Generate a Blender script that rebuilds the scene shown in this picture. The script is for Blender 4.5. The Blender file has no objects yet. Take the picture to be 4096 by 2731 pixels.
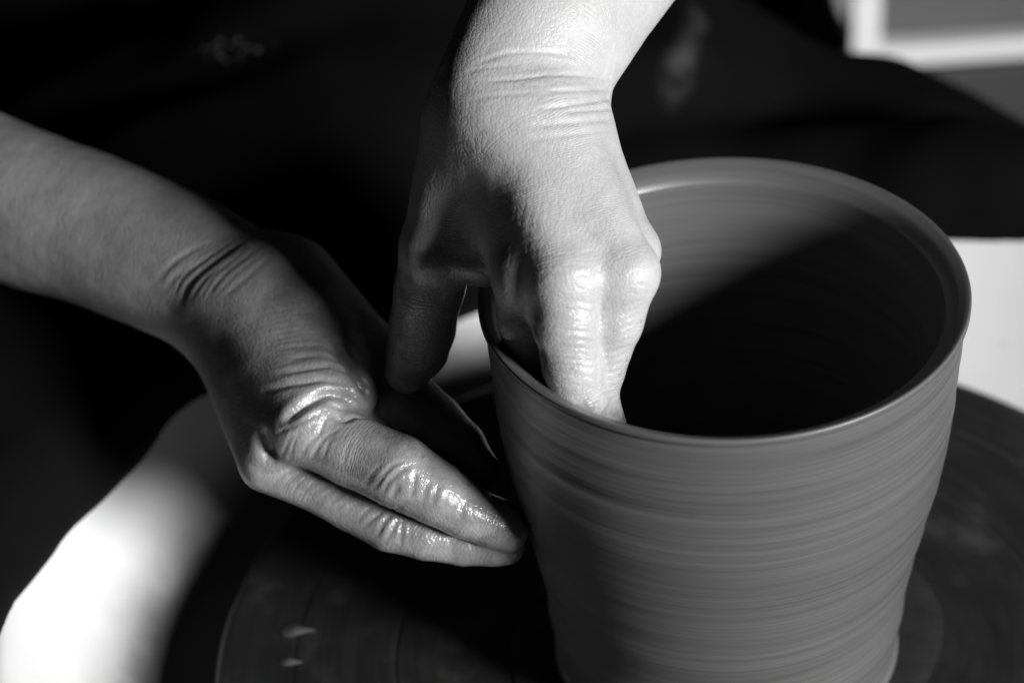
import bpy, bmesh, math, random
import numpy as np
from mathutils import Vector, Matrix

# ------------------------------------------------------------------ camera, world, lamps
PITCH, ROLL = math.radians(36.0), math.radians(0.3)
CAM = np.array([0.0, -0.8965, 0.8003])
CX = 2900.0                        # the photograph is an off-centre crop: column of the optical axis
FPX = 12000.0                      # focal length in pixels of the 4096 px wide photograph
POT_H = 0.1710
SP, CP = math.sin(PITCH), math.cos(PITCH)
FWD = np.array([0.0, CP, -SP]); UP0 = np.array([0.0, SP, CP]); X0 = np.array([1.0, 0.0, 0.0])
RGT = math.cos(ROLL)*X0-math.sin(ROLL)*UP0; UPV = math.cos(ROLL)*UP0+math.sin(ROLL)*X0
D0 = float(np.dot(np.array([0, 0, POT_H]) - CAM, FWD))    # distance of the pot's mouth

scene = bpy.context.scene
C = scene.collection
cd = bpy.data.cameras.new('camera'); cam = bpy.data.objects.new('camera', cd); C.objects.link(cam)
cam.location = CAM; cam.rotation_euler = Matrix(np.stack([RGT, UPV, -FWD], 1).tolist()).to_euler(); cd.shift_x = (2048-CX)/4096
cd.sensor_width = 36.0; cd.lens = FPX/4096*36.0; cd.clip_start = 0.05; cd.clip_end = 50
cd.dof.use_dof = True; cd.dof.focus_distance = D0 - 0.015; cd.dof.aperture_fstop = 5.6
scene.camera = cam

world = bpy.data.worlds.new('World'); scene.world = world; world.use_nodes = True
bg = world.node_tree.nodes['Background']
bg.inputs[0].default_value = (1, 1, 1, 1); bg.inputs[1].default_value = 0.0045

LAMP_AZ, LAMP_EL, LAMP_D = 52.0, 18.0, 2.3
LAMP_TARGET = np.array([-0.05, 0.0, 0.13])
def lamp_dir(az, el):
    a, e = math.radians(az), math.radians(el)
    return np.array([math.sin(a)*math.cos(e), -math.cos(a)*math.cos(e), math.sin(e)])
ld = bpy.data.lights.new('window_light', 'SPOT'); key = bpy.data.objects.new('window_light', ld); C.objects.link(key)
LD = lamp_dir(LAMP_AZ, LAMP_EL)
key.location = LAMP_TARGET + LD*LAMP_D
key.rotation_euler = Vector(LD).to_track_quat('Z', 'Y').to_euler()
ld.energy = 420.0; ld.color = (1, 1, 1); ld.shadow_soft_size = 0.28
ld.spot_size = math.radians(46); ld.spot_blend = 0.5

scene.view_settings.view_transform = 'Standard'; scene.view_settings.look = 'None'
scene.view_settings.exposure = 0.0; scene.view_settings.gamma = 1.0
scene.view_settings.use_curve_mapping = False

# ------------------------------------------------------------------ helpers
def P(px, py, t):
    """point (mm) seen at photograph pixel px,py, t mm in front of the plane through the pot's mouth"""
    d = D0 - t/1000.0
    w = CAM + d*(FWD + (px-CX)/FPX*RGT - (py-1365.5)/FPX*UPV)
    return w*1000.0
def proj(V):
    X = V/1000.0 - CAM
    d = X @ FWD
    return np.stack([CX + FPX*(X @ RGT)/d, 1365.5 - FPX*(X @ UPV)/d, (D0-d)*1000], 1)

def mesh_obj(name, verts, faces, mat, parent=None, smooth=True):
    me = bpy.data.meshes.new(name)
    me.from_pydata([tuple(v) for v in verts] if not isinstance(verts, np.ndarray) else verts.tolist(), [], faces if not isinstance(faces, np.ndarray) else faces.tolist())
    me.update()
    if smooth: me.polygons.foreach_set('use_smooth', [True]*len(me.polygons))
    if mat: me.materials.append(mat)
    o = bpy.data.objects.new(name, me); C.objects.link(o)
    if parent: o.parent = parent
    return o
def tag(o, label, cat, group=None):
    o['label'] = label; o['category'] = cat
    if group: o['group'] = group
    return o
def empty(name, loc=(0, 0, 0)):
    o = bpy.data.objects.new(name, None); C.objects.link(o); o.location = loc; o.empty_display_size = 0.05
    return o
def lathe(profile, n, closed=False, wob=None):
    """profile: list of (r, z); revolve about z"""
    prof = np.array(profile); m = len(prof)
    th = np.linspace(0, 2*np.pi, n, endpoint=False)
    R = np.repeat(prof[:, 0][:, None], n, 1); Z = np.repeat(prof[:, 1][:, None], n, 1)
    T = np.repeat(th[None, :], m, 0)
    if wob is not None: R, Z = wob(R, Z, T)
    V = np.stack([R*np.cos(T), R*np.sin(T), Z], -1).reshape(-1, 3)
    F = []
    last = m if closed else m-1
    for i in range(last):
        i2 = (i+1) % m
        for j in range(n):
            j2 = (j+1) % n
            F.append((i*n+j, i*n+j2, i2*n+j2, i2*n+j))
    return V, F
def box_mesh(bm, c, s, rz=0.0, bevel=0.0):
    r = bmesh.ops.create_cube(bm, size=1.0)
    vs = r['verts']
    bmesh.ops.scale(bm, vec=s, verts=vs)
    if bevel:
        es = list({e for v in vs for e in v.link_edges})
        g = bmesh.ops.bevel(bm, geom=es, offset=bevel, segments=2, affect='EDGES', profile=0.5)
        vs = list({v for f in g['faces'] for v in f.verts} | {v for v in vs if v.is_valid})
    bmesh.ops.rotate(bm, cent=(0, 0, 0), matrix=Matrix.Rotation(rz, 3, 'Z'), verts=vs)
    bmesh.ops.translate(bm, vec=c, verts=vs)
def box(name, c, s, mat, parent=None, bevel=0.003, rz=0.0):
    bm = bmesh.new(); box_mesh(bm, (0, 0, 0), s, 0, bevel)
    me = bpy.data.meshes.new(name); bm.to_mesh(me); bm.free()
    me.materials.append(mat)
    o = bpy.data.objects.new(name, me); C.objects.link(o); o.location = c; o.rotation_euler = (0, 0, rz)
    if parent: o.parent = parent
    return o

# ------------------------------------------------------------------ materials
class NT:
    def __init__(s, name):
        s.m = bpy.data.materials.new(name); s.m.use_nodes = True
        s.t = s.m.node_tree; s.b = s.t.nodes['Principled BSDF']; s.L = s.t.links
    def n(s, typ, **kw):
        o = s.t.nodes.new(typ)
        for k, v in kw.items(): setattr(o, k, v)
        return o
    def link(s, a, b): s.L.new(a, b)
    def val(s, inp, v):
        if hasattr(v, 'links') or hasattr(v, 'is_output'): s.link(v, inp)
        else: inp.default_value = v
    def math(s, op, a, b=None, c=None, clamp=False):
        o = s.n('ShaderNodeMath', operation=op, use_clamp=clamp)
        s.val(o.inputs[0], a)
        if b is not None: s.val(o.inputs[1], b)
        if c is not None: s.val(o.inputs[2], c)
        return o.outputs[0]
    def noise(s, vec, scale, detail=2.0, rough=0.5, out='Fac'):
        o = s.n('ShaderNodeTexNoise'); s.link(vec, o.inputs['Vector'])
        o.inputs['Scale'].default_value = scale; o.inputs['Detail'].default_value = detail; o.inputs['Roughness'].default_value = rough
        return o.outputs[out]
    def ramp(s, fac, stops):
        o = s.n('ShaderNodeValToRGB'); s.link(fac, o.inputs[0])
        e = o.color_ramp.elements
        while len(e) < len(stops): e.new(0.5)
        for i, (p, v) in enumerate(stops): e[i].position = p; e[i].color = (v, v, v, 1)
        return o.outputs[0]
    def maprange(s, v, a, b, c, d, smooth=False):
        o = s.n('ShaderNodeMapRange'); s.val(o.inputs[0], v)
        if smooth: o.interpolation_type = 'SMOOTHSTEP'
        for i, x in enumerate((a, b, c, d)): o.inputs[i+1].default_value = x
        return o.outputs[0]
    def bump(s, h, strength, dist, normal=None):
        o = s.n('ShaderNodeBump'); s.link(h, o.inputs['Height']); o.inputs['Strength'].default_value = strength; o.inputs['Distance'].default_value = dist
        if normal is not None: s.link(normal, o.inputs['Normal'])
        return o.outputs[0]
    def pos(s): return s.n('ShaderNodeTexCoord').outputs['Object']
    def attr(s, name): return s.n('ShaderNodeAttribute', attribute_name=name).outputs['Fac']
    def grey(s, v):
        o = s.n('ShaderNodeCombineColor'); 
        for i in range(3): s.link(v, o.inputs[i])
        return o.outputs[0]
    def mapping(s, vec, scale=(1, 1, 1), rot=(0, 0, 0)):
        o = s.n('ShaderNodeMapping'); s.link(vec, o.inputs[0]); o.inputs['Scale'].default_value = scale; o.inputs['Rotation'].default_value = rot
        return o.outputs[0]
def G(v): return (v, v, v, 1)

def mat_skin():
    k = NT('skin'); p = k.pos()
    al = k.attr('along'); wet = k.attr('wet'); clay = k.attr('clay'); mud_shade = k.attr('mud_shade')
    # fine lozenge network of skin lines, mottling, transverse wrinkles
    def lines(scale, sc, rot):
        v = k.n('ShaderNodeTexVoronoi', feature='DISTANCE_TO_EDGE'); k.link(k.mapping(p, sc, rot), v.inputs['Vector']); v.inputs['Scale'].default_value = scale
        return k.maprange(v.outputs['Distance'], 0.0, 0.16, 0.0, 1.0, True)
    l1 = lines(600, (1.0, 0.75, 0.75), (0.6, 0.3, 0.5))
    l2 = lines(230, (1.0, 0.6, 0.9), (0.2, 0.9, 0.1))
    n1 = k.noise(p, 900, 2.0, 0.6)
    warp = k.noise(p, 90, 2.0, 0.5)
    ph = k.math('MULTIPLY_ADD', warp, 9.0, k.math('MULTIPLY', al, 2.6))
    wv = k.math('POWER', k.math('ABSOLUTE', k.math('SINE', ph)), 0.6)
    wm = k.maprange(k.noise(p, 60, 1.0, 0.5), 0.42, 0.62, 0.0, 1.0, True)
    wr = k.math('MULTIPLY_ADD', k.math('SUBTRACT', wv, 1.0), wm, 1.0)
    h = k.math('ADD', k.math('MULTIPLY', l1, 0.35), k.math('MULTIPLY', l2, 0.2))
    h = k.math('ADD', h, k.math('MULTIPLY', wr, 0.55))
    h = k.math('ADD', h, k.math('MULTIPLY', n1, 0.25))
    nb = k.bump(h, 0.55, 0.00032)
    k.link(nb, k.b.inputs['Normal'])
    mott = k.noise(p, 55, 4.0, 0.6); fine = k.noise(p, 420, 2.0, 0.5)
    base = k.math('MULTIPLY_ADD', k.math('SUBTRACT', mott, 0.5), 0.18, 0.42)
    base = k.math('MULTIPLY_ADD', k.math('SUBTRACT', fine, 0.5), 0.10, base)
    # small moles
    v = k.n('ShaderNodeTexVoronoi'); k.link(p, v.inputs['Vector']); v.inputs['Scale'].default_value = 26
    mole = k.maprange(v.outputs['Distance'], 0.018, 0.040, 0.62, 1.0, True)
    base = k.math('MULTIPLY', base, mole)
    # clay film on working fingers: patchy and darker
    cn = k.noise(p, 150, 3.0, 0.6)
    cm = k.math('MULTIPLY', k.maprange(k.math('ADD', cn, k.math('MULTIPLY', clay, 0.9)), 0.72, 1.05, 0.0, 1.0, True), 0.8)
    dirt = k.maprange(k.noise(p, 210, 3.0, 0.7), 0.60, 0.70, 0.0, 0.65, True)
    cm = k.math('MAXIMUM', cm, k.math('MULTIPLY', dirt, k.math('MULTIPLY', wet, 0.9)))
    cm = k.math('MAXIMUM', cm, k.math('MULTIPLY', mud_shade, k.maprange(k.noise(p, 38, 4.0, 0.65), 0.32, 0.68, 0.30, 0.88, True)))  # outer hand and arm darkened in colour for weaker light, as patchy mud
    mix = k.n('ShaderNodeMix', data_type='RGBA'); k.link(cm, mix.inputs[0]); k.link(k.grey(base), mix.inputs[6]); mix.inputs[7].default_value = G(0.15)
    k.link(mix.outputs[2], k.b.inputs['Base Color'])
    rg = k.math('MULTIPLY_ADD', wet, -0.20, 0.47)
    rg = k.math('MULTIPLY_ADD', k.math('SUBTRACT', n1, 0.5), 0.18, rg)
    k.link(rg, k.b.inputs['Roughness'])
    k.b.inputs['Specular IOR Level'].default_value = 0.5
    k.link(k.math('MULTIPLY', wet, 0.5), k.b.inputs['Coat Weight']); k.b.inputs['Coat Roughness'].default_value = 0.16
    k.link(nb, k.b.inputs['Coat Normal'])
    k.b.inputs['Subsurface Weight'].default_value = 0.12; k.b.inputs['Subsurface Radius'].default_value = (1, 1, 1); k.b.inputs['Subsurface Scale'].default_value = 0.0016
    return k.m

def mat_clay():
    k = NT('wet_clay'); p = k.pos()
    sx = k.n('ShaderNodeSeparateXYZ'); k.link(p, sx.inputs[0])
    ang = k.math('ARCTAN2', sx.outputs[1], sx.outputs[0])
    def ringvec(a, zs):
        c = k.n('ShaderNodeCombineXYZ')
        k.link(k.math('MULTIPLY', k.math('COSINE', ang), a), c.inputs[0]); k.link(k.math('MULTIPLY', k.math('SINE', ang), a), c.inputs[1])
        z2 = k.math('MULTIPLY_ADD', ang, 0.00035, sx.outputs[2])
        k.link(k.math('MULTIPLY', z2, zs), c.inputs[2])
        return c.outputs[0]
    s1 = k.noise(ringvec(0.4, 240), 1.0, 5.0, 0.75)
    s2 = k.noise(ringvec(0.45, 1000), 1.0, 4.0, 0.75)
    s3 = k.noise(ringvec(0.5, 70), 1.0, 2.0, 0.5)
    s4 = k.noise(ringvec(0.7, 620), 1.0, 4.0, 0.8)
    b = k.math('MULTIPLY_ADD', k.math('SUBTRACT', s1, 0.5), 0.055, 0.100)
    b = k.math('MULTIPLY_ADD', k.math('SUBTRACT', s2, 0.5), 0.085, b)
    b = k.math('MULTIPLY_ADD', k.math('SUBTRACT', s3, 0.5), 0.03, b)
    b = k.math('MULTIPLY_ADD', k.math('SUBTRACT', s4, 0.5), 0.035, b)
    k.link(k.grey(b), k.b.inputs['Base Color'])
    h = k.math('ADD', k.math('MULTIPLY', s1, 0.16), k.math('MULTIPLY', s2, 0.5))
    k.link(k.bump(h, 0.35, 0.00028), k.b.inputs['Normal'])
    k.link(k.maprange(s4, 0.35, 0.65, 0.26, 0.46), k.b.inputs['Roughness'])
    tg = k.n('ShaderNodeTangent', direction_type='RADIAL', axis='Z'); k.link(tg.outputs[0], k.b.inputs['Tangent']); k.b.inputs['Anisotropic'].default_value = 0.6
    return k.m

def mat_wheel():
    k = NT('wheel_metal'); p = k.pos()
    sx = k.n('ShaderNodeSeparateXYZ'); k.link(p, sx.inputs[0])
    rad = k.math('SQRT', k.math('ADD', k.math('MULTIPLY', sx.outputs[0], sx.outputs[0]), k.math('MULTIPLY', sx.outputs[1], sx.outputs[1])))
    ang = k.math('ARCTAN2', sx.outputs[1], sx.outputs[0])
    c = k.n('ShaderNodeCombineXYZ')
    k.link(k.math('MULTIPLY', k.math('COSINE', ang), 1.6), c.inputs[0]); k.link(k.math('MULTIPLY', k.math('SINE', ang), 1.6), c.inputs[1]); k.link(k.math('MULTIPLY', rad, 160), c.inputs[2])
    n = k.noise(c.outputs[0], 1.0, 4.0, 0.65)
    sm = k.noise(p, 22, 4.0, 0.65)
    b = k.math('MULTIPLY_ADD', k.math('SUBTRACT', n, 0.5), 0.022, 0.018)
    b = k.math('ADD', b, k.maprange(sm, 0.5, 0.75, 0.0, 0.03, True))
    k.link(k.grey(b), k.b.inputs['Base Color'])
    k.link(k.maprange(sm, 0.35, 0.65, 0.30, 0.55), k.b.inputs['Roughness'])
    k.link(k.bump(n, 0.4, 0.0006), k.b.inputs['Normal'])
    return k.m

def mat_plain(name, v, rough, nscale=60, amt=0.1, bump=0.0, spec=0.5):
    k = NT(name); p = k.pos()
    n = k.noise(p, nscale, 4.0, 0.6)
    k.link(k.grey(k.math('MULTIPLY_ADD', k.math('SUBTRACT', n, 0.5), v*amt*2, v)), k.b.inputs['Base Color'])
    k.link(k.maprange(n, 0.3, 0.7, rough-0.06, rough+0.06), k.b.inputs['Roughness'])
    k.b.inputs['Specular IOR Level'].default_value = spec
    if bump: k.link(k.bump(n, 0.4, bump), k.b.inputs['Normal'])
    return k.m

def mat_pan():
    k = NT('white_plastic'); p = k.pos()
    n = k.noise(p, 30, 4.0, 0.6)
    d = k.maprange(k.noise(p, 42, 5.0, 0.7), 0.60, 0.72, 0.0, 0.5, True)
    b = k.math('MULTIPLY_ADD', k.math('SUBTRACT', n, 0.5), 0.06, 0.80)
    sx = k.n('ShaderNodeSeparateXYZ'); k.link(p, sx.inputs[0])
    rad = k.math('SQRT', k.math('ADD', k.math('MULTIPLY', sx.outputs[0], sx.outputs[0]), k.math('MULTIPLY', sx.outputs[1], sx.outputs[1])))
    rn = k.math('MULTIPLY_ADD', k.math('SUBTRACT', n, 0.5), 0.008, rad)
    tone = k.maprange(rn, 0.2290, 0.2570, 1.0, 0.0, True)               # darker tone on the pan floor, fading out up its wall
    side = k.maprange(sx.outputs[0], 0.02, -0.06, 0.0, 1.0, True)        # on one side only
    tone = k.math('MULTIPLY', k.math('MULTIPLY', tone, side), 0.985)
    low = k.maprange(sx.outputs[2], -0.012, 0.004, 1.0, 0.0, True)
    d = k.math('MAXIMUM', tone, k.math('MULTIPLY', d, low))
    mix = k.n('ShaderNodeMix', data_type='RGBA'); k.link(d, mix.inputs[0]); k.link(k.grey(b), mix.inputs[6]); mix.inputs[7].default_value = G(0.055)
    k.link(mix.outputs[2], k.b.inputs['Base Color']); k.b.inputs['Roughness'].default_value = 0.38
    return k.m

def mat_cloth(specks=None, patch=None):
    k = NT('black_cloth' if specks is None else 'black_apron_cloth'); p = k.pos()
    w = k.noise(p, 900, 2.0, 0.6); n = k.noise(p, 12, 4.0, 0.6)
    b = k.math('MULTIPLY_ADD', k.math('SUBTRACT', n, 0.5), 0.0022, 0.0034)
    def area(c, sc, rot, r0, r1):
        q = k.n('ShaderNodeVectorMath', operation='SUBTRACT'); k.link(p, q.inputs[0]); q.inputs[1].default_value = c
        le = k.n('ShaderNodeVectorMath', operation='LENGTH'); k.link(k.mapping(q.outputs[0], sc, rot), le.inputs[0])
        return k.maprange(le.outputs['Value'], r0, r1, 1.0, 0.0, True)
    if specks is not None:                                              # dried splashes of clay
        sp = k.maprange(k.noise(p, 260, 2.0, 0.6), 0.58, 0.66, 0.0, 1.0, True)
        b = k.math('MULTIPLY_ADD', k.math('MULTIPLY', area(specks, (1, 1.6, 1.6), (0, 0, 0), 0.008, 0.024), sp), 0.13, b)
        ss = k.maprange(k.noise(p, 60, 3.0, 0.6), 0.35, 0.7, 0.1, 1.0, True)
        for c in patch:  # highlight of an apron fold, painted as pale grey patches
            b = k.math('MULTIPLY_ADD', k.math('MULTIPLY', area(c, (2.2, 1, 1), (0, 0, 0), 0.002, 0.020), ss), 0.035, b)
    k.link(k.grey(b), k.b.inputs['Base Color'])
    k.b.inputs['Roughness'].default_value = 0.9; k.b.inputs['Specular IOR Level'].default_value = 0.06
    k.link(k.bump(w, 0.3, 0.0004), k.b.inputs['Normal'])
    return k.m

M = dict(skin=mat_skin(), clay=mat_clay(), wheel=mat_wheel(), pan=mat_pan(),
         white=mat_plain('white_paint', 0.78, 0.45, 25, 0.03),
         board=mat_plain('grey_board', 0.30, 0.6, 20, 0.06),
         dark=mat_plain('dark_painted_wood', 0.05, 0.6, 20, 0.15),
         metal=mat_plain('dark_metal', 0.04, 0.4, 40, 0.1),
         floor=mat_plain('concrete', 0.035, 0.8, 14, 0.3, 0.001),
         nail=mat_plain('nail', 0.40, 0.32, 90, 0.08),
         dab=mat_plain('dab_grey', 0.075, 0.35, 90, 0.2, 0.0004),
         slip=mat_plain('slip', 0.028, 0.30, 90, 0.3, 0.0006))

# ------------------------------------------------------------------ pot
def pot_profile():
    # outer radius by height, read off the photograph's outline
    sil = [(3885, 1180), (3872, 1300), (3850, 1480), (3820, 1700), (3782, 1880), (3736, 2010), (3680, 2180), (3634, 2340), (3602, 2500), (3578, 2620)]
    pts = []
    z = POT_H
    for px, py in sil:
        for it in range(12):
            x0 = 0.9
            # contour generator sits a little in front of the axis plane
            r = (px-CX)/FPX*dcur + CAM[0] if it else 0.08
            yy = -0.16*r
            # solve z from py at (r, yy)
            a = (1365.5-py)/FPX
            # u/d = a, u=(y-cy)SP+(z-cz)CP, d=(y-cy)CP-(z-cz)SP
            Y = yy-CAM[1]
            zz = (a*Y*CP - Y*SP)/(CP + a*SP) + CAM[2]
            dcur = Y*CP - (zz-CAM[2])*SP
        pts.append((zz, math.hypot(r*math.cos(math.asin(0.16)), 0)/math.cos(math.asin(0.16))*1.0))
    return pts
SIL = pot_profile()
_z = np.array([a for a, b in SIL][::-1]); _r = np.array([b for a, b in SIL][::-1])
_r = np.clip(_r, 0, 0.0905)
def r_out(z):
    z = np.asarray(z, float)
    return np.interp(z, np.concatenate([[0.0], _z, [POT_H]]), np.concatenate([[_r[0]*0.985], _r, [0.0900]]))
def smooth_r(z):
    zs = np.linspace(-0.006, 0.006, 9)
    return np.mean([r_out(np.clip(z+d, 0, POT_H)) for d in zs], 0)
rng = np.random.default_rng(5)
def ridges(z, seed, base=0.0):
    r = np.random.default_rng(seed); o = 0*z
    for per, amp in ((0.024, 0.00024), (0.017, 0.00007), (0.0093, 0.00002), (0.0047, 0.00001)):
        o = o + amp*np.sin(2*np.pi*z/per*(1+0.1*np.sin(z*90+r.random()*6)) + r.random()*6.28)
    return o
def build_pot():
    prof = []
    zo = np.linspace(0.004, POT_H-0.004, 150)
    ro = smooth_r(zo) + ridges(zo, 3)*np.clip((POT_H-0.004-zo)/0.02, 0.15, 1)*(0.5+1.2*np.clip((0.075-zo)/0.05, 0, 1))
    prof.append((0.0, 0.0)); prof.append((ro[0]+0.0012, 0.0)); prof.append((ro[0]+0.0013, 0.0016)); prof.append((ro[0]+0.0004, 0.0034))
    for a, b in zip(ro, zo): prof.append((a, b))
    wall = 0.0068
    R = 0.0900
    for dr, dz in ((0.0, -0.0025), (0.0, -0.0009), (-0.0002, -0.0003), (-0.0008, 0.0), (-0.0022, -0.0007), (-0.0044, -0.0018), (-0.0060, -0.0028), (-0.0066, -0.0042)):
        prof.append((R+dr, POT_H+dz))                 # lip: crisp outer edge, top falling gently inwards
    zi = np.linspace(POT_H-0.006, 0.012, 110)
    ri = smooth_r(zi) - wall - 0.0012*np.clip((POT_H-zi)/0.05, 0, 1) + ridges(zi, 8)*0.5*np.clip((POT_H-zi)/0.02, 0.1, 1)
    for a, b in zip(ri, zi): prof.append((a, b))
    prof.append((ri[-1]-0.008, 0.0075)); prof.append((0.02, 0.0070)); prof.append((0.0, 0.0070))
    def wob(Rr, Z, T):
        k = np.clip(Rr/0.03, 0, 1)
        dr = 0.00003*np.sin(T*1.0+Z*900) + 0.00006*np.sin(2*T+Z*210+1.0) + 0.00012*np.sin(3*T+4*np.sin(Z*60))
        return Rr + k*dr, Z + k*0.00025*np.sin(2*T+0.6)*np.clip(Z/POT_H, 0, 1)
    V, F = lathe(prof, 256, wob=wob)
    return mesh_obj('clay_pot', V, F, M['clay'])
pot_root = empty('clay_pot', (0, 0, 0))
pot = build_pot(); pot.name = 'wall'; pot.parent = pot_root; pot_root.name = 'clay_pot'
tag(pot_root, 'tall freshly thrown wet clay pot with wide open rim on the wheel', 'pot')
def slip_wob(R, Z, T):
    return R*(1 + 0.05*np.sin(2*T+0.5)*(R > 0.073) + 0.02*np.sin(5*T)*(R > 0.073)), Z
V, F = lathe([(0.0, 0.0007), (0.070, 0.0011), (0.074, 0.0014), (0.078, 0.0013), (0.081, 0.0009), (0.084, 0.0002)], 160, wob=slip_wob)
sl = mesh_obj('slip_ring', V, F, M['slip'], pot_root); sl['label'] = 'smear of wet slip around the foot of the pot'
pot.location.z = 0.0012; 
pot_root.location.z = 0.0004

# ------------------------------------------------------------------ wheel and pan
wheel_root = empty('pottery_wheel', (0, 0, -0.55))
tag(wheel_root, 'potter\'s wheel with flat dark wheel head under the pot', 'pottery wheel')
RW = 0.2025
prof = [(0, 0)]
for r in np.arange(0.012, RW-0.004, 0.0035):
    gv = 0.0
    prof.append((r, 0.0))
for g in (0.131, 0.172):
    prof += [(g-0.0007, 0.0), (g, -0.0004), (g+0.0007, 0.0)]
prof = sorted(prof, key=lambda a: a[0])
prof += [(RW-0.0025, 0.0), (RW-0.0008, -0.0006), (RW, -0.0024), (RW, -0.012), (RW-0.003, -0.014), (0.0, -0.014)]
V, F = lathe(prof, 200)
wh = mesh_obj('wheel_head', V, F, M['wheel'], wheel_root); wh.location.z = 0.55
V, F = lathe([(0, -0.0145), (0.03, -0.0145), (0.03, -0.07), (0, -0.07)], 48)
sh = mesh_obj('shaft', V, F, M['metal'], wheel_root); sh.location.z = 0.55
hb = box('housing', (0, 0.0, 0.40), (0.62, 0.56, 0.16), M['metal'], wheel_root, 0.012)
for sx_ in (-1, 1):
    for sy_ in (-1, 1):
        box('leg', (sx_*0.27, sy_*0.24, 0.16), (0.045, 0.045, 0.32), M['metal'], wheel_root, 0.004)

ZP = -0.070
inner = [(0.048, -0.020), (0.12, -0.0205), (0.208, -0.0205), (0.226, -0.0165), (0.242, -0.004), (0.2585, 0.014), (0.2710, 0.031), (0.2765, 0.0375), (0.2810, 0.0395), (0.2855, 0.0375), (0.2875, 0.032)]
outer = [(0.2845, 0.030), (0.276, 0.020), (0.262, -0.004), (0.240, -0.023), (0.208, -0.0265), (0.12, -0.0265), (0.048, -0.0265)]
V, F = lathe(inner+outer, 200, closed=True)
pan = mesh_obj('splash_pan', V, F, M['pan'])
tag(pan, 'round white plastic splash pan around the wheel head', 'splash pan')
# the pan's support ring stands on the housing
V, F = lathe([(0.16, -0.0705), (0.16, -0.0266), (0.175, -0.0266), (0.175, -0.0705)], 64, closed=True)
mesh_obj('pan_support', [v+np.array([0, 0, 0.55]) for v in V], F, M['metal'], wheel_root)

# small raised pale dabs on the wheel head
def dab(px, py, lx, ly, seed):
    d = 1.0
    # where the ray meets the wheel head
    ray = FWD + (px-CX)/FPX*RGT - (py-1365.5)/FPX*UPV
    d = -CAM[2]/ray[2]; c = CAM + d*ray
    r = random.Random(seed); n = 28; V = [(0, 0, 0.0016)]; F = []
    for ring, (s, z) in enumerate(((0.6, 0.0013), (1.0, 0.0002))):
        for j in range(n):
            a = 2*math.pi*j/n
            k = s*(1+0.12*math.sin(2*a+seed)+0.08*math.sin(3*a+2*seed))
            V.append((lx*k*math.cos(a), ly*k*math.sin(a)*(1-0.5*math.cos(a)), z*0.45))
    for j in range(n):
        j2 = (j+1) % n
        F.append((0, 1+j, 1+j2)); F.append((1+j, 1+n+j, 1+n+j2, 1+j2))
    o = mesh_obj('pale_dab', V, F, M['dab'], None); o.location = (c[0], c[1], 0.0003)
    return o
tag(dab(1195, 2522, 0.0062, 0.0034, 1), 'larger pale teardrop dab on the dark wheel head', 'clay dab')
tag(dab(1165, 2648, 0.0050, 0.0020, 4), 'thin smaller pale streak on the dark wheel head', 'clay dab')

# ------------------------------------------------------------------ signed distance modelling
def nrm(v): return v/np.linalg.norm(v)
class Cap:
    def __init__(s, a, b, ra, rb, k=4.0, n=None, sq=1.0, kfield=None, s0=0.0, s1=None):
        s.a = np.asarray(a, float); s.b = np.asarray(b, float); s.ra, s.rb, s.k = ra, rb, k
        if n is not None:
            ba = nrm(s.b-s.a); n = np.asarray(n, float); n = n-np.dot(n, ba)*ba
        s.n = None if n is None else nrm(n); s.sq = sq; s.kf = kfield
        s.len = np.linalg.norm(s.b-s.a); s.s0 = s0; s.s1 = s0+s.len if s1 is None else s1
    def d(s, Q, wanth=False):
        ba = (s.b-s.a).astype(np.float32); q = Q-s.a.astype(np.float32)
        h = np.clip(q @ ba/np.dot(ba, ba), 0, 1)
        q = q-h[:, None]*ba
        if s.n is not None: q = q+((s.sq-1)*(q @ s.n.astype(np.float32)))[:, None]*s.n.astype(np.float32)
        d = np.sqrt((q*q).sum(1))-(s.ra+(s.rb-s.ra)*h)
        return (d, h) if wanth else d
class Cut(Cap): pass
def smin(a, b, k):
    h = np.clip(0.5+0.5*(b-a)/k, 0, 1)
    return b+(a-b)*h-k*h*(1-h)
def sdf_chunks(prims, Q, step=6000):
    o = np.empty(len(Q), np.float32)
    for i in range(0, len(Q), step): o[i:i+step] = sdf(prims, Q[i:i+step], True)
    return o
def sdf(prims, Q, cull=False):
    d = np.full(len(Q), 1e3, np.float32)
    if cull: qlo, qhi = Q.min(0), Q.max(0)
    for p in prims:
        if cull:
            r = max(p.ra, p.rb)+45.0
            if (np.minimum(p.a, p.b)-r > qhi).any() or (np.maximum(p.a, p.b)+r < qlo).any(): continue
        di = p.d(Q)
        if isinstance(p, Cut):
            d = -smin(-d, di, p.k)
            continue
        k = p.k
        if p.kf is not None:
            c, r, kk = p.kf
            k = p.k+(kk-p.k)*np.exp(-((Q-np.asarray(c, np.float32))**2).sum(1)/(r*r))
        d = smin(d, di, k)
    return d
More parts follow.
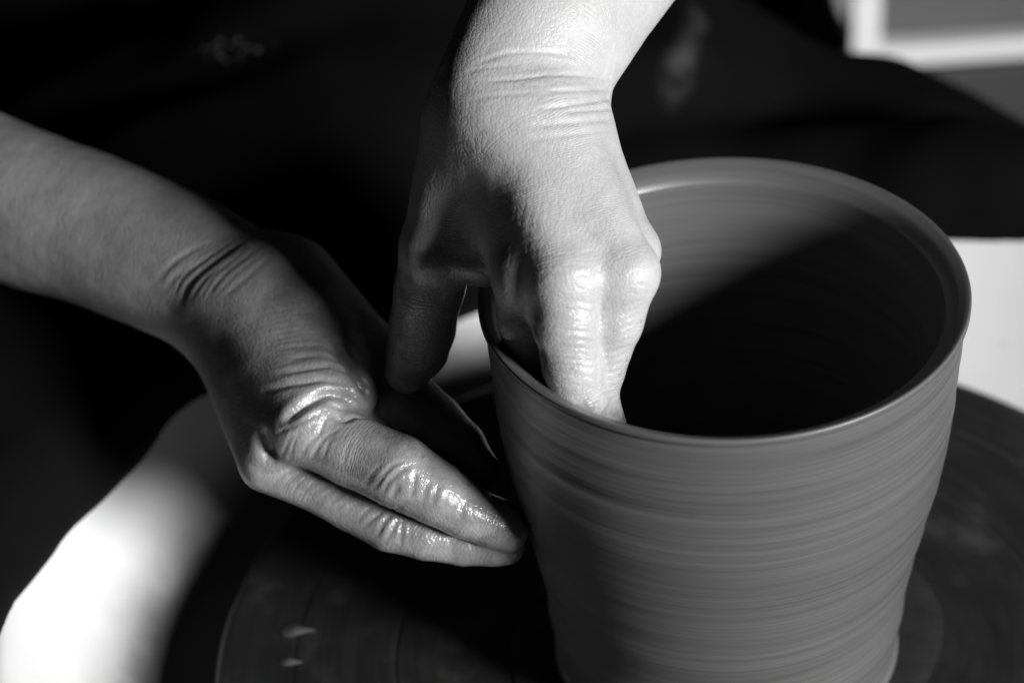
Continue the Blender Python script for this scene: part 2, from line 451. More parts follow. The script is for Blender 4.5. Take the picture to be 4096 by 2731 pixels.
def surface_nets(F, org, h):
    nx, ny, nz = F.shape
    S = F < 0
    cnt = np.zeros((nx-1, ny-1, nz-1), np.int8)
    corners = [(i, j, k) for i in (0, 1) for j in (0, 1) for k in (0, 1)]
    for i, j, k in corners: cnt += S[i:nx-1+i, j:ny-1+j, k:nz-1+k]
    act = (cnt > 0) & (cnt < 8)
    idx = np.argwhere(act); n = len(idx)
    vid = np.full(act.shape, -1, np.int64); vid[act] = np.arange(n)
    acc = np.zeros((n, 3)); w = np.zeros(n)
    for a in corners:
        for ax in range(3):
            if a[ax]: continue
            b = list(a); b[ax] = 1
            fa = F[idx[:, 0]+a[0], idx[:, 1]+a[1], idx[:, 2]+a[2]]; fb = F[idx[:, 0]+b[0], idx[:, 1]+b[1], idx[:, 2]+b[2]]
            m = (fa < 0) != (fb < 0)
            t = np.where(m, fa/np.where(m, fa-fb, 1), 0)
            pt = np.tile(np.array(a, float), (n, 1)); pt[:, ax] += t
            acc += pt*m[:, None]; w += m
    V = (idx+acc/w[:, None])*h+org
    Q = []
    for ax in range(3):
        sl0 = [slice(None)]*3; sl1 = [slice(None)]*3
        sl0[ax] = slice(0, -1); sl1[ax] = slice(1, None)
        e0, e1 = S[tuple(sl0)], S[tuple(sl1)]
        x = np.argwhere(e0 != e1)
        u, v = (ax+1) % 3, (ax+2) % 3
        ok = (x[:, u] > 0) & (x[:, v] > 0) & (x[:, u] < F.shape[u]-1) & (x[:, v] < F.shape[v]-1)
        x = x[ok]
        def g(du, dv):
            y = x.copy(); y[:, u] -= du; y[:, v] -= dv
            return vid[y[:, 0], y[:, 1], y[:, 2]]
        q = np.stack([g(1, 1), g(0, 1), g(0, 0), g(1, 0)], 1)
        flip = ~S[x[:, 0], x[:, 1], x[:, 2]]
        q[flip] = q[flip][:, ::-1]
        Q.append(q)
    return V, np.concatenate(Q)
def sdf_mesh(prims, h, pad=12.0, lim=None):
    lo = np.min([np.minimum(p.a, p.b)-max(p.ra, p.rb) for p in prims if not isinstance(p, Cut)], 0)-pad
    hi = np.max([np.maximum(p.a, p.b)+max(p.ra, p.rb) for p in prims if not isinstance(p, Cut)], 0)+pad
    ax = [np.arange(lo[i], hi[i], h) for i in range(3)]
    nb = 8; shp = [int(math.ceil(len(a)/nb))*nb for a in ax]
    ax = [lo[i]+h*np.arange(shp[i]) for i in range(3)]
    # coarse pass over blocks of 8 cells: only blocks near the surface are evaluated in full
    cen = [a[::nb]+h*(nb-1)/2 for a in ax]
    X, Y, Z = np.meshgrid(*cen, indexing='ij')
    Q = np.stack([X.ravel(), Y.ravel(), Z.ravel()], 1).astype(np.float32)
    dc = sdf(prims, Q).reshape(X.shape)
    near = np.abs(dc) < nb*h*0.9*1.3+4.0
    Fv = np.repeat(np.repeat(np.repeat(dc, nb, 0), nb, 1), nb, 2)
    bi = np.argwhere(near)
    off = np.stack(np.meshgrid(*[np.arange(nb)]*3, indexing='ij'), -1).reshape(-1, 3)
    for i in range(0, len(bi), 24):
        ids = (bi[i:i+24, None, :]*nb+off[None]).reshape(-1, 3)
        Fv[ids[:, 0], ids[:, 1], ids[:, 2]] = sdf(prims, (lo+h*ids).astype(np.float32), True)
    return surface_nets(Fv, lo, h)
def grad(prims, V):
    e = 0.35; V = V.astype(np.float32); g = np.zeros_like(V)
    for i in range(3):
        d = np.zeros(3, np.float32); d[i] = e
        g[:, i] = (sdf_chunks(prims, V+d)-sdf_chunks(prims, V-d))/(2*e)
    return g
def project(prims, V, it=2):
    for _ in range(it):
        d = sdf_chunks(prims, V.astype(np.float32)); g = grad(prims, V)
        V = V-(d/np.maximum((g*g).sum(1), 0.25))[:, None]*g
    g = grad(prims, V); g /= np.maximum(np.linalg.norm(g, axis=1), 1e-6)[:, None]
    return V, g
def subdiv(V, F):
    me = bpy.data.meshes.new('tmp'); me.from_pydata(V.tolist(), [], F.tolist()); me.update()
    o = bpy.data.objects.new('tmp', me); C.objects.link(o)
    md = o.modifiers.new('s', 'SUBSURF'); md.levels = 1; md.render_levels = 1
    dg = bpy.context.evaluated_depsgraph_get(); ev = o.evaluated_get(dg); m2 = ev.to_mesh()
    v = np.empty(len(m2.vertices)*3); m2.vertices.foreach_get('co', v)
    f = np.empty(len(m2.loops), np.int64); m2.loops.foreach_get('vertex_index', f)
    v = v.reshape(-1, 3).copy(); f = f.reshape(-1, 4).copy()
    ev.to_mesh_clear(); bpy.data.objects.remove(o); bpy.data.meshes.remove(me)
    return v, f
def vnormals(V, F):
    n = np.cross(V[F[:, 2]]-V[F[:, 0]], V[F[:, 3]]-V[F[:, 1]])
    N = np.stack([np.bincount(F.ravel(), np.repeat(n[:, i], 4), len(V)) for i in range(3)], 1)
    return N/np.maximum(np.linalg.norm(N, axis=1), 1e-9)[:, None]
def polyline_dist(V, L):
    best = np.full(len(V), 1e9); par = np.zeros(len(V))
    for i in range(len(L)-1):
        a, b = L[i], L[i+1]; ba = b-a
        h = np.clip(((V-a) @ ba)/max(np.dot(ba, ba), 1e-9), 0, 1)
        d = ((V-a-h[:, None]*ba)**2).sum(1)
        m = d < best; best[m] = d[m]; par[m] = (i+h[m])/(len(L)-1)
    return np.sqrt(best), par
def smooth_line(pts, n=5):
    pts = np.array(pts, float)
    if len(pts) < 3: return np.array([pts[0]+(pts[-1]-pts[0])*t for t in np.linspace(0, 1, 5)])
    out = []
    pp = np.vstack([2*pts[0]-pts[1], pts, 2*pts[-1]-pts[-2]])
    for i in range(1, len(pp)-2):
        for t in np.linspace(0, 1, n, endpoint=False):
            p0, p1, p2, p3 = pp[i-1:i+3]
            out.append(0.5*((2*p1)+(-p0+p2)*t+(2*p0-5*p1+4*p2-p3)*t*t+(-p0+3*p1-3*p2+p3)*t**3))
    out.append(pts[-1]); return np.array(out)
def crease(V, N, lines, bulge=0.2):
    """carve skin folds: each line runs over the surface points it names; depth and width in mm"""
    pr = proj(V); view = nrm(CAM*1000-V.mean(0))
    front = np.where((N @ view) > 0.0)[0]; pf = pr[front]
    disp = np.zeros(len(V))
    for ln in lines:
        pts, dep, wid = ln[:3]; open_end = len(ln) > 3
        L = []
        for x, y in smooth_line(pts, 4):
            d2 = (pf[:, 0]-x)**2+(pf[:, 1]-y)**2
            c = np.where(d2 < 26**2)[0]
            if len(c) == 0:
                c = np.array([np.argmin(d2)])
                if d2[c[0]] > 60**2: continue
            c = c[pf[c, 2] > pf[c, 2].max()-7.0]
            w = np.exp(-d2[c]/10.0**2)+1e-9
            L.append((V[front[c]]*w[:, None]).sum(0)/w.sum())
        if len(L) < 2: continue
        L = np.array(L)
        lo, hi = L.min(0)-12, L.max(0)+12
        m = np.where(((V > lo) & (V < hi)).all(1))[0]
        d, par = polyline_dist(V[m], L)
        fade = np.clip((par if open_end else np.minimum(par, 1-par))/0.22, 0, 1); fade = 0.15+0.85*fade*fade*(3-2*fade)
        disp[m] += dep*fade*(-np.exp(-(d/wid)**2)+bulge*np.exp(-((d-2.1*wid)/(1.3*wid))**2))
    return disp
def vnoise(V, per, seed):
    r = np.random.default_rng(seed); o = np.zeros(len(V))
    for i in range(10):
        k = nrm(r.normal(size=3))*2*np.pi/per*(0.7+0.6*r.random())
        o += np.sin(V @ k+r.random()*6.28)
    return o/10**0.5
def along(prims, V):
    num = np.zeros(len(V)); den = np.full(len(V), 1e-12)
    for p in prims:
        if isinstance(p, Cut): continue
        d, h = p.d(V.astype(np.float32), True)
        w = np.exp(-np.clip(d, -5, 60)/2.5); num += w*(p.s0+(p.s1-p.s0)*h); den += w
    return num/den

def chain(pts, k=4.0, kroot=9.0, rootr=17.0, s0=80.0, n=None, sq=1.0):
    """pts: (point, radius) along a finger, first is the knuckle"""
    out = []; s = s0
    for i in range(len(pts)-1):
        c = Cap(pts[i][0], pts[i+1][0], pts[i][1], pts[i+1][1], k=1.1, kfield=(pts[0][0], rootr, kroot), s0=s)
        s = c.s1; out.append(c)
    return out
def r_in(z): return float(smooth_r(np.array([min(z, POT_H)]))[0])-0.0068-0.0012*min(max((POT_H-z)/0.05, 0), 1)
def inside_pot(ch, gap=0.2):
    """keep finger joints against, not through, the inner wall"""
    for c in ch:
        for nm, r in (('a', c.ra), ('b', c.rb)):
            p = getattr(c, nm)
            if p[2]/1000 < POT_H+0.004:
                lim = r_in(p[2]/1000)*1000-r-gap; rr = math.hypot(p[0], p[1])
                if rr > lim: p[:2] *= lim/rr
    return ch
def outside_pot(ch, gap=-0.6):
    for c in ch:
        for nm, r in (('a', c.ra), ('b', c.rb)):
            p = getattr(c, nm); lim = float(smooth_r(np.array([min(max(p[2]/1000, 0), POT_H)]))[0])*1000+r+gap; rr = math.hypot(p[0], p[1])
            if p[2]/1000 < POT_H and rr < lim: p[:2] *= lim/rr
    return ch
def Wm(x, y, z): return np.array([x, y, z+POT_H*1000.0])      # mm, z measured from the pot's mouth

# ---- the hand inside the pot
A = []
view = nrm(CAM*1000-P(2150, 600, 20))
def arm(prims, pts, k, n, sq):
    """smooth tapering limb: the joints are resampled along a spline"""
    q = smooth_line([np.append(a, r) for a, r in pts], 6)
    s = -sum(np.linalg.norm(q[i+1][:3]-q[i][:3]) for i in range(len(q)-1))
    for i in range(len(q)-1):
        c = Cap(q[i][:3], q[i+1][:3], q[i][3], q[i+1][3], k=1.0, n=n, sq=sq, s0=s); s = c.s1; prims.append(c)
sh_l = P(3300, -2400, -420); el_l = P(2950, -1350, -120)
arm(A, [(el_l+(sh_l-el_l)*0.45, 48), (el_l, 44), (P(2560, -560, -40), 41), (P(2285, -40, 2), 33.0), (P(2082, 330, 16), 29.6), (P(2080, 450, 20), 29)], 18, nrm(view+0.42*RGT), 1.32)
hand = [  # metacarpals
    ((2060, 470, 28), (2258, 1110, 47), 13.0, 12.6), ((2190, 450, 28), (2490, 1085, 42), 13.0, 11.8),
    ((2285, 460, 14), (2510, 1000, 22), 12.6, 10.6), ((1970, 500, 16), (2112, 1090, 34), 13.0, 12.0)]
for a, b, ra, rb in hand: A.append(Cap(P(*a), P(*b), ra, rb, k=11, s0=0, s1=80))
A.append(Cap(P(1892, 520, 10), P(1768, 980, 1), 18.5, 14.5, k=14, s0=0, s1=50))          # thumb metacarpal
A.append(Cap(P(2000, 620, 12), P(1960, 1040, 9), 15, 9.5, k=14, s0=10, s1=60))        # first web
A += chain([(P(1752, 1000, 0), 14.0), (P(1715, 1160, -11), 12.6), (P(1690, 1310, -22), 12.4), (P(1668, 1400, -27), 11.6), (P(1635, 1478, -31), 9.2)], s0=50, kroot=8)
IX = chain([(P(2262, 1118, 46), 12.6), (P(2268, 1300, 44), 11.6), (P(2276, 1480, 38), 10.8), (P(2280, 1600, 33), 10.9), (Wm(-55, -38, -34), 9.3), (Wm(-55, -35, -58), 7.6)], kroot=9)
MD = chain([(P(2500, 1100, 41), 11.6), (P(2450, 1290, 36), 10.4), (P(2390, 1470, 28), 9.8), (P(2362, 1580, 22), 10.0), (Wm(-42, -42, -40), 8.8), (Wm(-45, -44, -64), 7.2)], kroot=9)
RG = chain([(P(2520, 1005, 24), 10.2), (P(2380, 1400, 10), 9.2), (Wm(-48, -24, -42), 8.4), (Wm(-52, -30, -62), 7.0)], kroot=8)
FI = chain([(P(2112, 1095, 36), 12.0), (P(2120, 1290, 26), 11.4), (P(2142, 1490, 12), 10.8), (Wm(-64, -20, -34), 9.4), (Wm(-64, -18, -56), 7.4)], kroot=9)
for ch in (IX, MD, RG, FI): inside_pot(ch)
A += IX+MD+RG+FI
CREASE_A = [
    ([(1888, 265), (2010, 219), (2138, 209), (2265, 219), (2393, 255)], .38, .75),
    ([(1900, 330), (2061, 316), (2190, 303), (2300, 300), (2440, 311)], .50, .75, 1),
    ([(2180, 365), (2300, 362), (2442, 352)], .50, .75, 1),
    ([(2150, 440), (2265, 423), (2350, 410), (2440, 392)], .60, .8, 1),
    ([(2250, 450), (2350, 440), (2445, 434)], .60, .75, 1),
    ([(2100, 505), (2255, 495), (2465, 475)], .35, .9, 1), ([(2120, 560), (2260, 545), (2400, 520)], .2, .9),
    ([(1880, 400), (2000, 380), (2150, 370)], .25, .8), ([(1860, 290), (1960, 270), (2080, 262)], .25, .7),
    ([(2410, 1190), (2398, 1300), (2393, 1420), (2388, 1560)], .5, .9),
    ([(2120, 1270), (2140, 1320), (2165, 1400), (2175, 1480)], 1.3, 1.3), ([(2100, 1290), (2125, 1350), (2140, 1420)], .9, 1.1),
]
for i, (y, d) in enumerate(((1208, .2), (1241, .33), (1262, .2), (1287, .38), (1325, .42), (1357, .3), (1390, .3), (1412, .2), (1437, .35), (1461, .3), (1500, .2), (1540, .2))):
    CREASE_A.append(([(2225-0.1*(i*9 % 40), y-4), (2300, y), (2388, y+6+(i*7 % 13))], d, .55))
for i in range(13):
    y = 1215+i*29; x1 = 2590-(y-1190)*0.36
    CREASE_A.append(([(2408, y+42-i*3), ((2408+x1)/2, y+14), (x1, y-22+i*2)], .26 if i % 3 else .38, .5))
for i, (x, y, l) in enumerate(((2210, 1020, 80), (2300, 1060, 90), (2330, 1100, 70), (2250, 1085, 90), (2290, 1150, 100), (2350, 1010, 60), (2540, 1090, 40), (2560, 1140, 45), (2520, 1170, 50))):
    CREASE_A.append(([(x-l/2, y+6), (x, y-3), (x+l/2, y+5)], .22, .6))
for i in range(16):      # long fine lines fanning from the web over the back of the hand
    x = 1800+i*34
    CREASE_A.append(([(x, 760+10*(i % 5)), (x-14-i, 900+12*(i % 3)), (x-30, 1060+7*(i % 4))], .05, .55))
for i in range(12):
    y = 700+i*36
    CREASE_A.append(([(1950+8*i, y+70), (2060+6*i, y+24), (2200, y-10)], .05, .6))

# ---- the hand outside the pot
B = []
def PB(px, py, t): return P(px, py, t+20)
viewB = nrm(CAM*1000-PB(1000, 1300, -70))
sh_r = P(-900, -900, -480); el_r = P(-1050, 330, -270)
arm(B, [(el_r+(sh_r-el_r)*0.45, 48), (el_r, 44), (PB(-400, 640, -180), 36), (PB(0, 800, -148), 32.6), (PB(400, 930, -124), 30.0), (PB(760, 1085, -104), 28.4), (PB(960, 1200, -92), 27)], 18, viewB, 1.22)
for a, b, ra, rb in [((1080, 1130, -86), (1340, 1560, -52), 15, 13.5), ((1000, 1190, -82), (1225, 1690, -42), 15, 14), ((930, 1250, -84), (1110, 1750, -50), 14.5, 10.5), ((890, 1330, -92), (1040, 1850, -54), 13, 8.4)]:
    B.append(Cap(PB(*a), PB(*b), ra, rb, k=11, s0=0, s1=80))
B.append(Cap(PB(1180, 1150, -88), PB(1440, 1400, -76), 18, 14, k=13, s0=0, s1=45))
B.append(Cap(PB(1230, 1300, -70), PB(1390, 1560, -56), 13, 10.5, k=9, s0=20, s1=60))    # roll of skin over the knuckles
B += chain([(PB(1455, 1410, -75), 13.4), (PB(1600, 1580, -68), 12.4), (PB(1720, 1700, -64), 12.6), (PB(1830, 1800, -58), 11.2), (PB(1925, 1880, -54), 7.6)], s0=45, kroot=8)
B += chain([(PB(1245, 1725, -44), 13.0), (PB(1425, 1810, -40), 13.2), (PB(1595, 1884, -35), 13.6), (PB(1745, 1972, -36), 11.8), (PB(1860, 2042, -39), 10.3), (PB(1975, 2090, -42), 9.5), (PB(2030, 2116, -44), 8.5)], kroot=9, rootr=14)
B += chain([(PB(1320, 1640, -66), 11.5), (PB(1560, 1830, -64), 10.6), (PB(1800, 1985, -64), 9.4), (PB(1985, 2085, -64), 7.6)], kroot=8)   # index tucked behind
B += chain([(PB(1062, 1878, -52), 8.6), (PB(1230, 1938, -52), 8.6), (PB(1400, 2024, -51), 9.0), (PB(1560, 2100, -50), 9.8), (PB(1700, 2146, -50), 8.6), (PB(1850, 2172, -52), 8.3), (PB(1975, 2180, -53), 7.9), (PB(2022, 2184, -54), 7.2)], kroot=5, rootr=9)
B += chain([(PB(1140, 1850, -70), 9.0), (PB(1500, 2040, -68), 8.2), (PB(1780, 2120, -70), 7.4), (PB(1950, 2160, -72), 6.0)], kroot=6)       # little finger behind
for c_ in B:
    if c_.s0 >= 45: outside_pot([c_])
B.append(Cut(PB(1062, 1760, -38), PB(1085, 1806, -42), 1.9, 1.7, k=6.0))
CREASE_B = [
    ([(656, 1163), (700, 1110), (770, 1070), (938, 969)], 0.24, 1.3),
    ([(717, 1217), (770, 1123), (871, 1036), (985, 955)], 0.52, 1.5), ([(760, 1200), (830, 1110), (930, 1040)], 0.28, 1.1), ([(690, 1190), (735, 1110), (850, 1015), (960, 945)], 0.24, .9), ([(790, 1200), (870, 1095), (1000, 985)], 0.28, .9), ([(640, 1120), (720, 1030), (860, 960)], 0.17, .9), ([(860, 1185), (940, 1100), (1070, 1000)], 0.21, .9),
    ([(824, 1190), (904, 1090), (1038, 989)], 0.39, 1.3), ([(890, 1190), (971, 1123), (1105, 1003)], 0.28, 1.2), ([(620, 1130), (680, 1060), (800, 980)], 0.24, 1.4),
    ([(1092, 1496), (1190, 1483), (1279, 1465), (1346, 1474), (1404, 1501)], .8, 1.0),
    ([(1150, 1447), (1226, 1425), (1302, 1429), (1369, 1456)], .5, .9), ([(1110, 1400), (1220, 1385), (1310, 1390)], .3, .9),
    ([(1060, 1560), (1150, 1540), (1230, 1530), (1302, 1524), (1400, 1541)], 1.1, 1.2),
    ([(1120, 1700), (1168, 1660), (1235, 1608), (1302, 1577), (1369, 1586), (1436, 1630)], 2.3, 2.0),
    ([(1330, 1650), (1373, 1684), (1422, 1670), (1470, 1672)], 1.0, 1.1), ([(1305, 1610), (1350, 1630), (1400, 1632)], .7, 1.2),
    ([(1290, 1350), (1369, 1429), (1436, 1519), (1480, 1600)], 2.4, 2.0),
    ([(1101, 1737), (1177, 1702), (1302, 1639)], .5, .8), ([(1190, 1849), (1230, 1780), (1279, 1728), (1300, 1660)], .45, .7),
    ([(1123, 1845), (1150, 1780), (1177, 1724)], .4, .6), ([(1293, 1836), (1310, 1780), (1333, 1746)], .35, .6), ([(1240, 1850), (1290, 1760), (1380, 1700)], .3, .6),
    ([(1155, 1850), (1175, 1770), (1205, 1715)], .3, .6), ([(1370, 1860), (1385, 1800), (1410, 1750)], .25, .6),
    ([(1495, 1961), (1537, 1899), (1578, 1857), (1632, 1845)], 0.48, 0.85), ([(1528, 1982), (1557, 1924), (1599, 1887), (1649, 1857)], 0.75, 0.95),
    ([(1565, 1995), (1582, 1960), (1590, 1930)], 0.82, 1.23), ([(1460, 1945), (1490, 1890), (1530, 1855)], 0.27, 0.76),
    ([(1640, 1998), (1655, 1940), (1661, 1885)], 0.51, 0.76), ([(1690, 2010), (1700, 1960), (1712, 1930)], 0.34, 0.76), ([(1727, 2020), (1740, 1975), (1752, 1940)], 0.41, 0.76), ([(1773, 2035), (1785, 1990), (1800, 1955)], 0.27, 0.76),
    ([(1668, 1785), (1690, 1810), (1680, 1830)], 0.48, 0.76), ([(1840, 2080), (1846, 2040), (1860, 2010)], 0.31, 0.76), ([(1870, 1900), (1880, 1925), (1868, 1945)], 0.34, 0.76),
    ([(1445, 2115), (1503, 2065), (1566, 2032)], 0.41, 0.76), ([(1499, 2156), (1537, 2086), (1574, 2052), (1607, 2019)], 0.65, 0.85),
    ([(1537, 2173), (1578, 2106), (1607, 2032)], 0.65, 0.85), ([(1599, 2181), (1606, 2120), (1610, 2050)], 0.51, 0.76), ([(1636, 2177), (1640, 2123), (1640, 2080)], 0.27, 0.66),
    ([(1420, 2090), (1470, 2040), (1520, 2010)], 0.24, 0.66), ([(1800, 2190), (1806, 2160), (1812, 2130)], 0.27, 0.66),
]
for i in range(9):       # slanting folds along the outer finger's first joint
    x = 1090+i*36; y0 = 1880+i*15
    CREASE_B.append(([(x, y0+55), (x+38, y0+20), (x+85, y0-5)], .15, .8))
for i in range(14):
    y = 1235+i*21
    CREASE_B.append(([(1040+4*i, y+26), (1140+4*i, y+4), (1260, y-6), (1340, y+8)], .15, .8))

def finish_hand(prims, creases, h, wetc, clayc, seed, bulge=0.2):
    V, F = sdf_mesh(prims, h)
    V, N = project(prims, V, 2)
    V, F = subdiv(V, F)
    N = vnormals(V, F)
    d = crease(V, N, creases, bulge)
    d += 0.05*vnoise(V, 9.0, seed)+0.12*vnoise(V, 26.0, seed+1)
    d = np.clip(d, -3.2, 1.4)
    al = along(prims, V)
    V = V+N*d[:, None]
    def mask(cs):
        m = np.zeros(len(V))
        for c, r in cs: m = np.maximum(m, np.exp(-((V-c)**2).sum(1)/(r*r)))
        return m
    return V, F, al, mask(wetc), mask(clayc)
VA, FA, alA, wA, cA = finish_hand(A, CREASE_A, 1.6,
    [(P(2280, 1520, 40), 28), (P(1700, 1250, -10), 30), (P(1830, 1100, 10), 16), (P(2430, 1450, 35), 24)],
    [(P(1700, 1300, -20), 32), (P(1850, 1080, 12), 15), (P(2150, 1540, 25), 15), (P(2130, 1350, 25), 18), (P(2330, 1620, 35), 7), (Wm(-52, -40, -40), 26)], 11)
VB, FB, alB, wB, cB = finish_hand(B, CREASE_B, 1.6,
    [(PB(1250, 1480, -50), 26), (PB(1550, 1850, -35), 42), (PB(1850, 2080, -40), 34), (PB(1480, 1480, -62), 18), (PB(1800, 1750, -55), 30)],
    [(PB(2040, 2170, -45), 16), (PB(1750, 1750, -56), 26), (PB(1930, 1900, -55), 18), (PB(1460, 2090, -44), 13), (PB(1250, 1905, -46), 9), (PB(1640, 1960, -30), 8), (PB(1075, 1800, -44), 11), (PB(1990, 2195, -50), 20), (PB(1420, 1690, -45), 8)], 21, 0.22)

person = empty('person', (0.0, 0.62, -0.55))
def person_part(name, V, F, mat):
    o = mesh_obj(name, np.asarray(V), F, mat, person)
    o.matrix_parent_inverse = Matrix.Translation(-Vector(person.location))
    return o
V = np.concatenate([VA, VB])/1000.0; F = np.concatenate([FA, FB+len(VA)])
body = person_part('body', V, F, M['skin'])
body['label'] = 'bare forearms and wet hands shaping the pot'
for nm, arr in (('along', np.concatenate([alA, alB])), ('wet', np.concatenate([wA, wB])), ('clay', np.concatenate([cA, cB])), ('mud_shade', np.concatenate([0*cA, np.clip(0.55+(alB+40)/160.0, 0.12, 1.0)]))):
    at = body.data.attributes.new(nm, 'FLOAT', 'POINT'); at.data.foreach_set('value', arr.astype(np.float32))
tag(person, 'person in black apron bending over the wheel with both hands on the pot', 'person')

# thumb nail of the hand at the rim
def nail(c, along_v, out_v, L, Wd, r):
    a = nrm(along_v); o = nrm(out_v-np.dot(out_v, a)*a); s = np.cross(a, o)
    V = []; F = []; nu, nv = 13, 11
    for i in range(nu):
        u = -1+2*i/(nu-1)
        for j in range(nv):
            v = -1+2*j/(nv-1)
            w = Wd*(1-0.10*u*u*(u < 0)-0.35*max(0, u)**3)
            x = u*L*(1-0.18*v*v); ang = v*w/r
            V.append(c+a*x+s*(r*math.sin(ang))+o*(r*math.cos(ang)-r-0.35*(1-min(1, (1-abs(u))*4))-0.5*(abs(v) > 0.95)))
    for i in range(nu-1):
        for j in range(nv-1): F.append((i*nv+j, i*nv+j+1, (i+1)*nv+j+1, (i+1)*nv+j))
    return np.array(V), F
ta, tb = P(1690, 1310, -22), P(1635, 1478, -31)
ax = nrm(tb-ta); outv = nrm(-0.62*RGT-0.70*FWD+0.1*UPV); outv = nrm(outv-np.dot(outv, ax)*ax)
q = P(1650, 1440, -29.0)
for _ in range(6): q = q-sdf(A, np.array([q], np.float32))[0]*(-outv) if False else q+outv*(-sdf(A, np.array([q], np.float32))[0])
Vn, Fn = nail(q+outv*0.45, ax, outv, 7.2, 6.2, 9.0)
no = mesh_obj('thumb_nail', Vn/1000.0, Fn, M['nail'], body); no.matrix_parent_inverse = Matrix.Translation(-Vector(person.location))
na, nb_ = PB(1860, 2042, -39), PB(2040, 2126, -45)
ax = nrm(nb_-na); outv = nrm(-0.80*FWD-0.55*UPV+0.1*RGT); outv = nrm(outv-np.dot(outv, ax)*ax)
q = PB(1950, 2085, -41)
for _ in range(6): q = q+outv*(-sdf(B, np.array([q], np.float32))[0])
Vn2, Fn2 = nail(q+outv*0.45, ax, outv, 7.0, 5.6, 8.2)
no2 = mesh_obj('finger_nail', Vn2/1000.0, Fn2, M['nail'], body); no2.matrix_parent_inverse = Matrix.Translation(-Vector(person.location))
sm = no2.modifiers.new('thick', 'SOLIDIFY'); sm.thickness = 0.0006; sm.offset = -1
sm = no.modifiers.new('thick', 'SOLIDIFY'); sm.thickness = 0.0006; sm.offset = -1

# ---- clothes: apron over torso and lap, sleeves
def cloth_mesh(prims, h, folds, seed, amp=2.5):
    V, F = sdf_mesh(prims, h, pad=30)
    V, N = project(prims, V, 2)
    d = amp*vnoise(V, 120, seed)*0.8+amp*0.45*vnoise(V, 55, seed+1)
    for L, hgt, wid in folds:
        L = smooth_line([P(*p) for p in L], 5)
        dd, par = polyline_dist(V, L)
        fade = np.clip(np.minimum(par, 1-par)/0.25, 0, 1)
        d += hgt*(0.2+0.8*fade)*np.exp(-(dd/wid)**2)
    return V+N*d[:, None], F
TORSO = [Cap(np.array([-290, 560, 120]), np.array([-290, 480, 420]), 290, 280, k=40, n=np.array([0, 1, 0.25]), sq=1.9),
         Cap(np.array([-290, 480, 420]), np.array([-190, 420, 640]), 280, 170, k=40, n=np.array([0, 1, 0.25]), sq=1.9)]
LAP = [Cap(np.array([-170, 600, 10]), np.array([-170, 520, 60]), 160, 150, k=60),
       Cap(P(2600, 660, -470), P(3560, 1075, -430), 92, 88, k=50), Cap(P(3560, 1075, -430), P(4400, 1420, -420), 88, 84, k=50),
       Cap(P(900, 900, -420), P(350, 1480, -330), 100, 92, k=50), Cap(P(350, 1480, -330), P(-500, 2150, -215), 92, 84, k=50),
       Cap(P(600, 950, -350), P(2400, 560, -400), 85, 85, k=60)]
hem = [(-430, 3000, 5), (-370, 2700, -25), (-300, 2440, -50), (-190, 2210, -75), (0, 1980, -92), (625, 1405, -160), (1250, 1190, -225), (1880, 1020, -290)]
hem = [tuple(v) for v in smooth_line(hem, 3)]
for a_, b_ in zip(hem[:-1], hem[1:]): LAP.append(Cap(P(*a_), P(*b_), 24, 24, k=14))
LAP += [Cap(P(a_[0]-160, a_[1]-330, a_[2]-60), P(b_[0]-160, b_[1]-330, b_[2]-60), 34, 34, k=50) for a_, b_ in zip(hem[9:-1], hem[10:])]
hem2 = [(1880, 1020, -290), (2500, 880, -325), (3200, 770, -330), (3770, 765, -312), (4200, 860, -300), (4700, 1040, -280)]
hem2 = [tuple(v) for v in smooth_line(hem2, 3)]
for a_, b_ in zip(hem2[:-1], hem2[1:]): LAP.append(Cap(P(*a_), P(*b_), 24, 24, k=25))
folds = [([(2700, -100, -330), (2790, 120, -330), (2760, 330, -330)], 16, 14), ([(2520, 300, -300), (2650, 150, -300), (2750, -100, -300)], 14, 20),
         ([(3150, 200, -300), (3160, 330, -300), (3250, 420, -290)], 7, 12),
         ([(100, 1300, -250), (500, 1500, -240), (800, 1650, -240)], 12, 25), ([(0, 1750, -200), (300, 1600, -220), (600, 1450, -240)], 10, 18)]
V, F = cloth_mesh(TORSO+LAP, 8.0, folds, 31, 3.0)
def on_cloth(px, py):
    q = proj(V); d2 = (q[:, 0]-px)**2+(q[:, 1]-py)**2
    c = np.where(d2 < 90**2)[0]; i = c[np.argmax(q[c, 2])]
    return tuple(V[i]/1000.0)
M['apron'] = mat_cloth(on_cloth(980, 140), [on_cloth(2850, 20), on_cloth(2790, 110), on_cloth(2785, 220), on_cloth(2750, 320)]); M['cloth'] = mat_cloth()
ap = person_part('apron', V/1000.0, F, M['apron'])
ap['label'] = 'black apron with dried clay specks'
SLE = [Cap(sh_l+(el_l-sh_l)*0.0, sh_l+(el_l-sh_l)*0.72, 74, 66, k=20), Cap(np.array([60, 440, 600]), sh_l, 90, 74, k=60)]
SLR = [Cap(sh_r, sh_r+(el_r-sh_r)*0.72, 74, 66, k=20), Cap(np.array([-200, 440, 600]), sh_r, 90, 74, k=60)]
for S_, sd in ((SLE, 41), (SLR, 43)):
    V, F = cloth_mesh(S_, 8.0, [], sd, 2.5); person_part('sleeve', V/1000.0, F, M['cloth'])
LEG = [[Cap(P(4400, 1420, -420), np.array([400, 60, -480]), 76, 55, k=30)], [Cap(P(-500, 2150, -215), np.array([-430, 60, -480]), 76, 55, k=30)]]
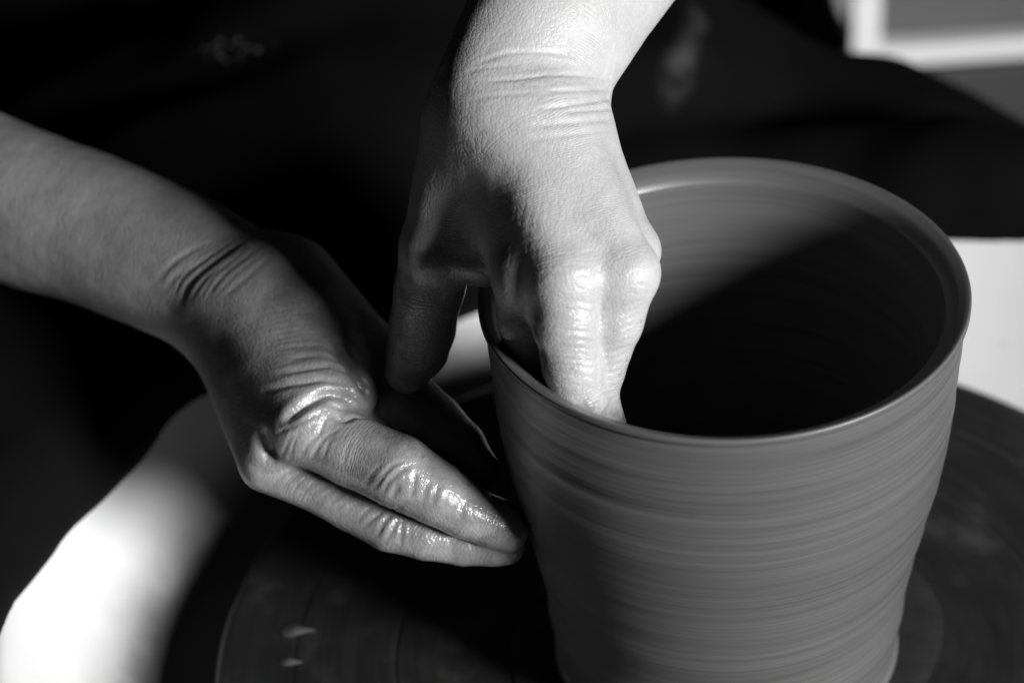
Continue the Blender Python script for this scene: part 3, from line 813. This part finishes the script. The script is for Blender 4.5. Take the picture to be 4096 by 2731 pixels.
for S_, sd in zip(LEG, (51, 53)):
    V, F = cloth_mesh(S_, 9.0, [], sd, 2.5); person_part('trouser_leg', V/1000.0, F, M['cloth'])

# ------------------------------------------------------------------ background: floor, rack on a dark cabinet
fl = mesh_obj('floor', [(-4, -3, -0.55), (4, -3, -0.55), (4, 5, -0.55), (-4, 5, -0.55)], [(0, 1, 2, 3)], M['floor'], smooth=False)
fl['kind'] = 'structure'
corner = P(3405, 285, -800)/1000.0
yaw = math.radians(7.0)
rack = empty('white_rack', (0, 0, 0)); rack.location = corner; rack.rotation_euler = (0, 0, yaw)
tag(rack, 'white open frame rack with grey bottom board standing behind the knee', 'rack')
RWd, RDp, RHt, T_ = 0.40, 0.26, 0.42, 0.018
for x in (T_/2, RWd-T_/2):
    for y in (T_/2, RDp-T_/2):
        box('post', (x, y, RHt/2), (T_, T_, RHt), M['white'], rack, 0.0015)
for y in (T_/2, RDp-T_/2):
    box('rail', (RWd/2, y, T_*0.35+0.0005), (RWd-2*T_-0.001, T_-0.001, T_*0.7), M['white'], rack, 0.0015)
    box('rail', (RWd/2, y, RHt-T_/2-0.0005), (RWd-2*T_-0.001, T_-0.001, T_), M['white'], rack, 0.0015)
for x in (T_/2, RWd-T_/2):
    box('rail', (x, RDp/2, T_*0.35+0.0005), (T_-0.001, RDp-2*T_-0.001, T_*0.7), M['white'], rack, 0.0015)
    box('rail', (x, RDp/2, RHt-T_/2-0.0005), (T_-0.001, RDp-2*T_-0.001, T_), M['white'], rack, 0.0015)
box('shelf_board', (RWd/2, RDp/2, 0.005), (RWd-2*T_-0.002, RDp-2*T_-0.002, 0.008), M['board'], rack, 0.001)
cab_h = corner[2]+0.55
cab = empty('dark_cabinet', (corner[0], corner[1], -0.55)); cab.rotation_euler = (0, 0, yaw)
tag(cab, 'dark low cabinet under the white rack', 'cabinet')
box('carcass', (0.21, 0.15, cab_h/2), (0.40, 0.24, cab_h-0.001), M['dark'], cab, 0.002)
for i in (0, 1):
    box('door', (0.112+0.197*i, 0.0245, cab_h/2), (0.192, 0.010, cab_h-0.03), M['dark'], cab, 0.002)
